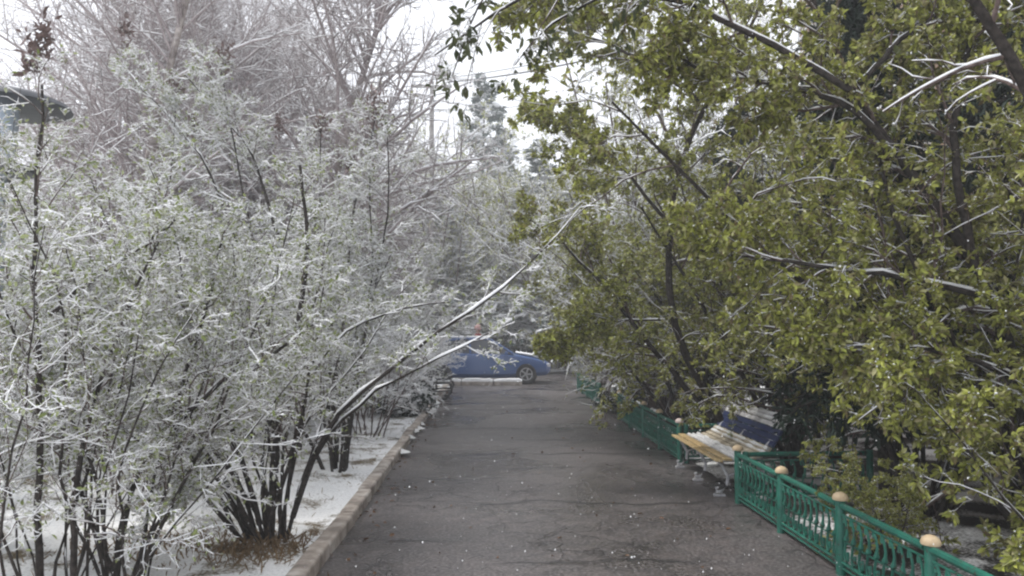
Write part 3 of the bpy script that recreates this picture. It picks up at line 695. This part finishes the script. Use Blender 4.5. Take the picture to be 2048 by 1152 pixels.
sh2 = shrub("snowy_shrub", (P(240, 1150, 5.2)[0], 5.2, 0), 12, 2.75, .40, (M['bark_dark'], M['bark_brown']),
    "left foreground snowy shrub with a thick stem bending right before the big clump", r0=.012, t0=.28, group=GL, lv=(12, 8, 6), snow=.0030, lrs=(.28, .42, .5), wig=.17, ex_n=1.2, ex_t=.35, ex_len=.6, csize=.006,
    leaf=M['leaf_pale'], leaf_n=1, leaf_size=.026, ring=.2, explicit=[
        (PL(5.2, (228, 1190), (242, 1040), (285, 915), (350, 850), (430, 772), (500, 725), (560, 703), (640, 640)), .030, .008),
        (PL(5.2, (342, 855), (370, 740), (398, 670), (430, 560), (450, 460)), .018, .006),
        (PL(5.2, (265, 1190), (300, 1065), (365, 985), (400, 960)), .015, .006),
        (PL(5.2, (232, 1150), (120, 900), (60, 800), (20, 690)), .022, .007)])
sh3 = shrub("snowy_shrub", (P(80, 1180, 4.8)[0], 4.8, 0), 18, 2.8, .34, (M['bark_dark'], M['bark_brown']),
    "dense snowy shrub at the left edge of the photograph round the lamp post", r0=.011, t0=.22, group=GL, lv=(10, 8, 6), snow=.0029, lrs=(.28, .42, .5), wig=.17, ex_n=1.2, ex_t=.35, ex_len=.6, csize=.0058,
    leaf=M['leaf_pale'], leaf_n=1, leaf_size=.026, ring=.55, explicit=[
        (PL(4.8, (80, 1190), (82, 960), (80, 740), (66, 560), (74, 330), (84, 170)), .024, .008),
        (PL(4.8, (150, 1190), (140, 1000), (170, 870), (240, 640), (320, 480)), .022, .007),
        (PL(4.8, (100, 630), (190, 560), (300, 480), (350, 440)), .014, .006)])
shd = shrub("lilac_shrub", (P(690, 935, 8.5)[0] - .2, 9.2, 0), 9, 4.1, .22, (M['bark_dark'], M['bark_grey']),
    "tall snowy lilac behind the big clump, dry seed heads on its upright shoots", r0=.024, lv=(18, 9, 6), snow=.006, group=GL, lrs=(.24, .42, .5), wig=.15, ex_n=1, ex_t=.3, ex_len=.6, csize=.009, leaf=M['leaf_pale'], leaf_n=1, leaf_size=.028, explicit=[
        (PL(9, (660, 900), (690, 600), (705, 420), (735, 300), (752, 225)), .02, .007), (PL(9, (600, 900), (620, 560), (640, 400), (642, 255)), .02, .006),
        (PL(8.5, (560, 800), (520, 560), (470, 300), (440, 130)), .02, .006), (PL(8.5, (560, 480), (500, 290), (400, 190), (370, 150)), .02, .006),
        (PL(8.5, (480, 500), (400, 300), (340, 240), (245, 130)), .018, .005), (PL(8.5, (430, 780), (330, 500), (345, 340), (350, 190)), .02, .006)])
sx_ = []
for px, py, Y, r in ((700, 330, 9.2, .07), (752, 228, 9, .14), (642, 250, 9, .09), (80, 92, 4.8, .10), (60, 130, 4.8, .045), (452, 118, 8.5, .11), (350, 185, 8.5, .08), (385, 255, 8.5, .08), (560, 250, 8.8, .08), (250, 60, 8, .07)):
    o_ = shd if Y > 7 else sh3
    q = np.array(P(px, py, Y)) - np.array(o_.location) + rng.normal(0, r * .62, (int(150 * (r / .14)), 3)) * [.62, .62, 1.35]; V, Fc = leaves(q, np.tile([0, 0, 1.], (len(q), 1)), .05, spread=1.2, droop=0); np_mesh("seed_head", V, Fc, M['seed'], o_)
generic = shrub("snowy_shrub", (-3.6, 8.2, 0), 16, 3.5, .50, (M['bark_brown'], M['bark_grey']), "snowy shrub of the second row, just left of the tall lilac", group=GL, r0=.014, lv=(12, 8, 5), snow=.0062, lrs=(.28, .42, .5), wig=.17, csize=.011,
    leaf=M['leaf_pale'], leaf_n=1, leaf_size=.034, ring=.35, stem_parts=False)
generic2 = shrub("reddish_shrub", (-1.95, 12.2, 0), 18, 2.5, .55, (M['bark_brown'], M['twig_red']), "low reddish-twigged snowy shrub by the kerb, nearest of its kind", group="reddish snowy shrubs along the kerb", r0=.014, lv=(7, 7, 5), snow=.006, ring=.3, stem_parts=False, leaf=None, lrs=(.35,.45,.5), wig=.17)
SP = [(-5.6, 7.2, 1.0), (-4.7, 10.2, 1.15), (-6.9, 9.6, 1.2), (-3.2, 10.9, 1.1), (-7.6, 12.5, 1.3), (-5.4, 13.2, 1.3), (-3.6, 14.2, 1.3), (-2.6, 16.8, 1.25), (-5.2, 17.5, 1.4), (-8.2, 17.0, 1.5), (-2.9, 20.5, 1.2), (-6.0, 21.5, 1.3)]
LB = ["snowy shrub at the left frame edge, second row behind the lamp", "snowy shrub between the lamp and the big clump, third row", "snowy shrub deep in the thicket at the left frame edge",
      "snowy shrub directly behind the tall lilac", "snowy shrub far left, fourth row of the thicket", "snowy shrub mid-thicket behind the big clump", "snowy shrub behind the arching stems, left of the old bench",
      "snowy shrub by the kerb, nearer of the two before the old bench", "snowy shrub deep behind the big clump, tall and hazy", "snowy shrub in the far left corner of the thicket", "farthest snowy shrub by the kerb, beside the road", "farthest snowy shrub in the thicket, in front of the pale car"]
for (x, y, s), l in zip(SP, LB): place(generic, x, y, random.uniform(0, 6), s, l, sz=s * .85)
for (x, y, s), l in zip([(-2.5, 14.8, 1.0), (-3.9, 12.3, 1.1), (-2.3, 18.6, .9), (-1.9, 22.2, .9)], ["low reddish snowy shrub by the kerb, second along", "low reddish snowy shrub set back from the kerb under the arching stems", "low reddish snowy shrub just before the old bench", "low reddish snowy shrub just past the old bench"]):
    place(generic2, x, y, random.uniform(0, 6), s, l)

# low snow-laden evergreen cushions by the kerb
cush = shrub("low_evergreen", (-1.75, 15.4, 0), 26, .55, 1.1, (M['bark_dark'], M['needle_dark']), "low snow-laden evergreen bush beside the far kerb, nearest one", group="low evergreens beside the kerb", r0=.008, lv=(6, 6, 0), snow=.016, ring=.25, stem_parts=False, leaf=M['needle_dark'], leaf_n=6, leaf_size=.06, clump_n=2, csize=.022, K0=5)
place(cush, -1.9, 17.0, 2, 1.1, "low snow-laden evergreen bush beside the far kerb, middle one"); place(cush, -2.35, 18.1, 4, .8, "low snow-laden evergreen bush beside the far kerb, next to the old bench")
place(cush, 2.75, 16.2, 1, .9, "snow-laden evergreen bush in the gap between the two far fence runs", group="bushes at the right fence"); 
place(generic, -3.9, 5.6, 2.5, .7, "low brushy snowy shrub behind the foot of the lamp post")
# small sapling with snowy trunk on the left lawn
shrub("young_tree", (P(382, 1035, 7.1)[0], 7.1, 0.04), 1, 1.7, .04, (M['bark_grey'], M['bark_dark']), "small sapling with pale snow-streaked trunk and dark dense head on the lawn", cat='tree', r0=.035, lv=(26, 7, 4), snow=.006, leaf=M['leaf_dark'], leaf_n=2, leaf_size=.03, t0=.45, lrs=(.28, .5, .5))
tw = shrub("thin_sapling", (P(692, 932, 9.7)[0], 9.7, .05), 1, 1.5, .1, (M['bark_dark'], M['bark_dark']), "thin leafless sapling in the snow near the kerb", cat='sapling', r0=.016, lv=(7, 3, 0), snow=.005, t0=.3, clump_n=0)

# birches and other tall trees behind the thicket
birch = shrub("birch_tree", (P(598, 660, 14)[0], 14, 0), 1, 12.5, .03, (M['birch'], M['twig_pink']), "pale birch with straight trunk behind the tall lilac, hanging snowy twigs", cat='tree', group="tall birches behind the left thicket",
    r0=.12, lv=(58, 13, 8), snow=.007, clump_n=0, t0=.18, lrs=(.34, .42, .5), K0=12, trop=.02, trop2=-.05, wig=.06, up=.8, cover=.8)
place(birch, P(535, 660, 15.5)[0], 15.5, 2.2, .95, "pale birch just left of the straight birch, slightly farther")
place(birch, P(330, 660, 16)[0], 16, 4.0, 1.0, "birch rising from the middle of the left thicket")
place(birch, P(240, 660, 12.5)[0], 12.5, 5.1, .85, "birch with forked snowy top above the lamp hood's right side")
place(birch, P(90, 660, 22)[0], 22, 1.0, .85, "hazy birch beyond the park lamp at the far left")
place(birch, P(745, 660, 20)[0], 20, 3.0, .85, "hazy birch at the right end of the birch row, beside the sky gap")
place(birch, P(800, 660, 26)[0], 26, 2.6, .8, "hazy birch nearest the utility pole, left of it")
place(birch, P(150, 660, 17)[0], 17, 0.5, 1.0, "birch at the left, between the lamp and the middle birches")
place(birch, P(470, 660, 19)[0], 19, 1.2, 1.1, "birch behind the two nearest birches, slightly left of them")
place(birch, P(420, 660, 24)[0], 24, 5.5, 1.15, "most distant birch, seen between the nearer birches")
larch = shrub("larch_tree", (P(862, 660, 34)[0] - .9, 34, 0), 1, 11.4, .02, (M['bark_brown'], M['bark_grey']), "hazy bare larch at the utility pole with snowy level branches", cat='tree', r0=.15, lv=(44, 10, 5), snow=.03, t0=.25, lrs=(.26, .4, .45), trop=.03, trop2=-.01, K0=10, wig=.05, up=0, clump_n=1, csize=.03)

# ------------------------------------------------------------------ conifers
def conifer(name, base, H, Rb, label, needle, snow, nb=90, r0=.16, t0=.06, per=9, nlen=.09, droop=-.03, group=None, lv3=3, bare=0.0, ang=(1.25, 1.6), snow_n=1, cs=.03, cone=.85):
    root = empty(name, base, label, "tree", group)
    p0, q0 = grow(np.zeros((1, 3)), np.array([[0, 0, 1.]]), np.array([H]), np.array([r0]), 14, .012, .05, .08)
    V, Fc = tubes(p0, q0, 10); np_mesh("trunk", V, Fc, M['bark_dark'], root, True)
    s = spawn(p0, q0, nb, t0, .995, ang[0], ang[1], 1, .30, 0)
    tt = (s[0][:, 2] / H); L = Rb * np.clip((1 - tt) ** cone, .02, 1) * rng.uniform(.7, 1.1, len(tt)) + .12
    p1, q1 = grow(s[0], s[1], L, np.minimum(s[3], .03), 7, .06, droop, .25, 0)
    s2 = spawn(p1, q1, per, .12, 1, .5, 1.1, .45, .5, 0, .12); s2[1][:, 2] -= .25
    p2, q2 = grow(*s2, 3, .1, -.05, .4)
    s3 = spawn(p2, q2, lv3, .1, 1, .5, 1.0, .5, .7, 0, .08); p3, q3 = grow(*s3, 2, .1, -.05, .5)
    V, Fc = join([tubes(p1, q1, 5), tubes(p2, q2, 3)]); np_mesh("limb_wood", V, Fc, M['bark_dark'], root)
    a, b_ = tip_points(p2, 5, .05); c, d_ = tip_points(p3, 7, 0); 
    V, Fc = leaves(np.concatenate([a, c]), np.concatenate([b_, d_]), nlen, width=.3, spread=.45, droop=.12); np_mesh("crown", V, Fc, needle, root)
    if snow:
        pr = [snow_of(p1, q1 * .5 + snow, 4, snow, .1), snow_of(p2, q2 * .5 + snow * .7, 4, snow * .8, .2), snow_of(p3, q3 * .4 + snow * .5, 3, snow * .7, .25)]
        pc, _ = tip_points(p3, snow_n, 0); V, Fc = join([(v, tri(f)) for v, f in pr] + [clumps(pc + [0, 0, nlen * .2], cs)]); np_mesh("snow_cover", V, Fc, M['snow'], root)
    return root
sp = conifer("spruce_tree", (P(966, 660, 38)[0], 38, 0), 14.4, 5.0, "tall pointed snowy spruce straight ahead beyond the road", M['needle_blue'], .07, nb=80, per=9, nlen=.15, cone=1.05, droop=-.015, r0=.13, group="spruces beyond the road", cs=.08)
sp.scale = (1.25, 1.25, 1)
for (px, Y, s, sz, l) in ((1085, 36, 1.5, .74, "rounded snowy spruce right of the pointed one"), (1180, 34, 1.3, .62, "snowy spruce farther right, partly behind the leafy tree"), (880, 35, 1.2, .56, "short snowy spruce left of the pointed one"), (790, 38, .9, .55, "snowy spruce behind the arching stems, far left of its row"), (1290, 37, .9, .70, "snowy spruce at the right end of its row behind olive leaves"), (1020, 46, 1.5, .8, "distant snowy spruce between the pointed and rounded ones")):
    place(sp, P(px, 660, Y)[0], Y, random.uniform(0, 6), s, l, sz=sz)
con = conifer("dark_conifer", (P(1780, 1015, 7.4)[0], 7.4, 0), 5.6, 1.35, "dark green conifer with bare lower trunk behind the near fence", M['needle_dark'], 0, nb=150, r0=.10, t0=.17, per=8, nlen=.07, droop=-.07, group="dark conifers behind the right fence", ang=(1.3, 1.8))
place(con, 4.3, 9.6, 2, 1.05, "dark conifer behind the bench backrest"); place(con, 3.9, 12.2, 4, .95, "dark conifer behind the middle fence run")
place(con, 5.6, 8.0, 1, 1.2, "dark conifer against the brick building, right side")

# ------------------------------------------------------------------ VEGETATION, right side
LW = dict(leaf=M['leaf_olive'], ex_snow=1.0, ex_len=.65, lrs=(.38, .42, .45), trop2=-.03, leaf_n=4, leaf_k=4, leaf_size=.042, ex_n=1.5, width=.40, droop=.3, leaf_t=.35, clump_n=1, csize=.010, snow=.003, leaf_spread=.75, cover=.75, wig=.14)
leafy1 = shrub("leafy_tree", (P(2110, 1100, 5.6)[0], 5.6, 0), 5, 4.6, .45, (M['bark_dark'], M['bark_brown']), "nearest leafy tree on the right, thick dark limb leaning left over the fence", cat='tree', group="leafy trees behind the right fence",
    r0=.05, lv=(12, 8, 5), ring=.12, lean=(-.08, 0), t0=.15, explicit=[
        (PL(5.6, (2100, 1080), (2050, 800), (1990, 600), (1940, 500), (1870, 400), (1800, 320), (1740, 240), (1690, 170), (1655, 100), (1630, 20), (1600, -100)), .065, .02),
        (PL(5.5, (1800, 320), (1700, 200), (1560, 175), (1440, 150), (1330, 110, 5.2)), .028, .008),
        (PL(5.5, (1690, 190), (1740, 150), (1800, 80), (1880, 20), (1950, -40)), .026, .010),
        (PL(5.3, (1990, 600), (1850, 560), (1700, 540), (1560, 520), (1400, 500, 5.6)), .026, .008),
        (PL(5.0, (2040, 760), (1950, 720), (1850, 700), (1740, 690), (1650, 700)), .022, .007),
        (PL(5.2, (1700, 180), (1500, 60), (1300, -20), (1150, -60), (1000, -50, 5.0)), .026, .008),
        (PL(5.4, (1940, 500), (1900, 250), (1950, 60), (1990, -100)), .035, .012)], **LW)
leafy2 = shrub("leafy_tree", (3.55, 8.9, 0), 6, 4.6, .42, (M['bark_dark'], M['bark_brown']), "leafy tree beside the bench whose branches reach low over the path", cat='tree', group="leafy trees behind the right fence",
    r0=.045, lv=(11, 8, 5), ring=.2, lean=(-.15, 0), t0=.2, explicit=[
        (PL(8.6, (1440, 840, 9), (1330, 640), (1340, 420), (1385, 230), (1450, 150), (1515, 60), (1540, -60)), .05, .016),
        (PL(8.6, (1420, 830, 9), (1300, 690), (1200, 560), (1120, 480), (1060, 440)), .04, .008),
        (PL(8.4, (1340, 450), (1240, 330), (1160, 280), (1080, 230)), .024, .007),
        (PL(8.4, (1400, 200), (1280, 110), (1160, 70), (1060, 30)), .024, .007),
        (PL(8.6, (1330, 640), (1220, 640), (1140, 655), (1100, 690)), .013, .004)], **LW)
LG = dict(LW); LG.update(lrs=(.42, .45, .5), leaf_n=1, leaf_k=3, leaf_size=.045, snow=.008, cover=1.0)
leafy3 = shrub("budding_tree", (3.4, 13.2, 0), 10, 4.6, .42, (M['bark_brown'], M['bark_grey']), "snowy budding tree behind the middle fence run", cat='tree', group="snowy budding trees along the right fence", r0=.04, lv=(9, 8, 5), ring=.25, lean=(-.12, 0), t0=.12, stem_parts=False, **LG)
for (x, y, s, l) in ((3.3, 17.0, 1.05, "snowy budding tree beside the gap in the fence"), (3.0, 21.0, 1.1, "snowy budding tree leaning over the path's end"), (5.6, 14.5, 1.2, "snowy budding tree in the second row before the brick building"), (5.8, 19.5, 1.3, "farthest snowy budding tree before the brick building"), (6.4, 10.4, 1.2, "budding tree in the second row behind the bench")):
    place(leafy3, x, y, random.uniform(0, 6), s, l)
place(leafy3, 3.3, 14.6, 2.2, 1.3, "tall snowy budding tree rising behind the leafy crowns into the sky gap", sz=1.85)
place(leafy3, 4.6, 12.0, 4.4, 1.3, "tall snowy budding tree between the dark conifers and the middle fence", sz=1.7)
for x, y, s_, sz, l in ((2.9, 33, 1.8, 2.1, "snowy bare tree beyond the road, right of the blue car"), (-2.2, 33.5, 1.7, 2.25, "snowy bare tree beyond the road above the blue car's roof"), (-6.5, 33, 1.8, 2.4, "snowy bare tree beyond the road behind the pale car"),
    (.4, 34.5, 1.9, 2.15, "snowy bare tree beyond the road, behind the person"), (5.8, 32, 1.7, 2.0, "tall snowy bare tree beyond the road, farthest right"), (-10, 34, 1.8, 2.0, "tall snowy bare tree beyond the road, farthest left"), (-4.2, 36, 1.8, 2.7, "tallest snowy bare tree beyond the road, left of the utility pole"), (-.9, 37, 1.8, 2.1, "snowy bare tree beyond the road, between pole and pointed spruce"), (1.6, 36, 1.9, 2.2, "snowy bare tree beyond the road, at the pointed spruce's right")):
    place(leafy3, x, y, random.uniform(0, 6), s_, l, sz=sz, group="snowy bare trees beyond the road")
hang = shrub("leafy_tree", (3.1, 11.6, 0), 14, 3.9, .5, (M['bark_dark'], M['bark_brown']), "leafy tree over the middle fence run, brownish drooping branches hanging toward the path", cat='tree', group="leafy trees behind the right fence", r0=.034, ring=.25, lean=(-.22, 0), t0=.32, **{**LW, 'lv': (11, 8, 5), 'leaf_size': .044, 'leaf_k': 3, 'snow': .004, 'trop2': -.09})
place(hang, 3.9, 6.9, 3.5, .82, "leafy tree between the bench and the conifer trunk", sz=1.0)
place(hang, 3.0, 15.4, 2.0, 1.0, "leafy tree with drooping branches beside the gap between fence runs")
bush = shrub("leafy_bush", (3.55, 4.3, 0), 9, 1.9, .55, (M['bark_dark'], M['bark_brown']), "leafy olive bush hanging over the nearest fence in the bottom right corner", cat='bush', group="leafy bushes behind the near fence", r0=.018, lv=(7, 6, 4), ring=.25, **LW)
place(bush, 4.6, 5.9, 2, 1.15, "leafy olive bush right of the dark conifer's trunk"); 
place(bush, 4.9, 3.9, 4, 1.2, "leafy olive bush at the right frame edge"); place(bush, 5.4, 7.4, 5, 1.3, "leafy olive bush in the second row, right frame edge")
place(bush, 2.95, 5.75, 1, .42, "small leafy bush growing through the near fence panels")
# long drooping shoot overhead at top centre
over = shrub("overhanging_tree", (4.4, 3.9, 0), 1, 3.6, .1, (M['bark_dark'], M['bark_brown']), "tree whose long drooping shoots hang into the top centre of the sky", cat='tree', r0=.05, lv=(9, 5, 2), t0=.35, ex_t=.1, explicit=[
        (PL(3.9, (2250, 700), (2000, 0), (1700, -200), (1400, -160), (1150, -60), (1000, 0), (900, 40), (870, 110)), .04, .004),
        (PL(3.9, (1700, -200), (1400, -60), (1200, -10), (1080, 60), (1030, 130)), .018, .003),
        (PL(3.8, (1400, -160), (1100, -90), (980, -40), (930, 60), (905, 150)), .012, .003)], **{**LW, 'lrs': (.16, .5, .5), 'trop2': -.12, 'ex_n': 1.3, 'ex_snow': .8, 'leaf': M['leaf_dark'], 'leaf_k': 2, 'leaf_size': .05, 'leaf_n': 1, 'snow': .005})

# ------------------------------------------------------------------ ground litter and falling snow
def scatter_grass(name, pts, size, mat, label, cat):
    d = np.tile([0, 0, 1.], (len(pts), 1)); V, Fc = leaves(pts, d, size, width=.09, spread=1.6, droop=-.1); return tag(np_mesh(name, V, Fc, mat), label, cat, kind="stuff")
c0 = np.array(P(500, 1095, 6.0)); n = 2600
g1 = np.stack([c0[0] + rng.normal(-.25, .6, n) * 1.0, c0[1] + rng.normal(-.05, .24, n), np.full(n, .05)], 1); g1 = g1[g1[:, 0] < -1.38]
scatter_grass("dry_grass", g1, .075, M['grass_dry'], "dry brown grass flattened round the foot of the big snowy shrub", "grass")
n = 5000; g2 = np.stack([rng.uniform(-8, -1.4, n), rng.uniform(2, 22, n), np.full(n, .05)], 1); scatter_grass("lawn_grass", g2, .05, M['grass_dry'], "sparse grass blades poking through the thin snow of the left lawn", "grass")
n = 420; g3 = np.stack([rng.uniform(-1.15, 2.4, n), rng.uniform(2.5, 22, n), np.full(n, .008)], 1); g3[:260, 0] = np.clip(rng.normal(-1.1, .12, 260), -1.17, 0)
V, Fc = leaves(g3, rng.normal(0, 1, (n, 3)) * [1, 1, .1], .035, width=.5, spread=.1, droop=0); tag(np_mesh("fallen_leaves", V, Fc, M['leaf_brown']), "wet brown litter scattered on the asphalt, thickest at the kerb", "litter", kind="stuff")
n = 8000; y_ = rng.uniform(2.4, 18, n); fl = np.stack([rng.uniform(-.75, .75, n) * y_, y_, rng.uniform(0.02, 5, n)], 1)
V, Fc = clumps(fl, .0027); c = np.repeat(fl, 6, 0); V = c + (V - c) * [1, 1, 2.2]
tag(np_mesh("falling_snow", V, Fc, M['snow']), "wet snowflakes falling through the air over the path", "snow", kind="stuff")

# ------------------------------------------------------------------ haze of the snowfall
g = MB(); g.box((0, 45, 9.5), (130, 112, 22))
hz = g.build("haze", None); tag(hz, kind="stuff")
hm = bpy.data.materials.new("haze_air"); hm.use_nodes = True; ht = hm.node_tree; ht.nodes.clear()
pv = ht.nodes.new("ShaderNodeVolumePrincipled"); pv.inputs["Color"].default_value = (.95, .96, .98, 1); pv.inputs["Density"].default_value = .0062; pv.inputs["Anisotropy"].default_value = .2
oo = ht.nodes.new("ShaderNodeOutputMaterial"); ht.links.new(pv.outputs[0], oo.inputs["Volume"]); hz.data.materials.append(hm)
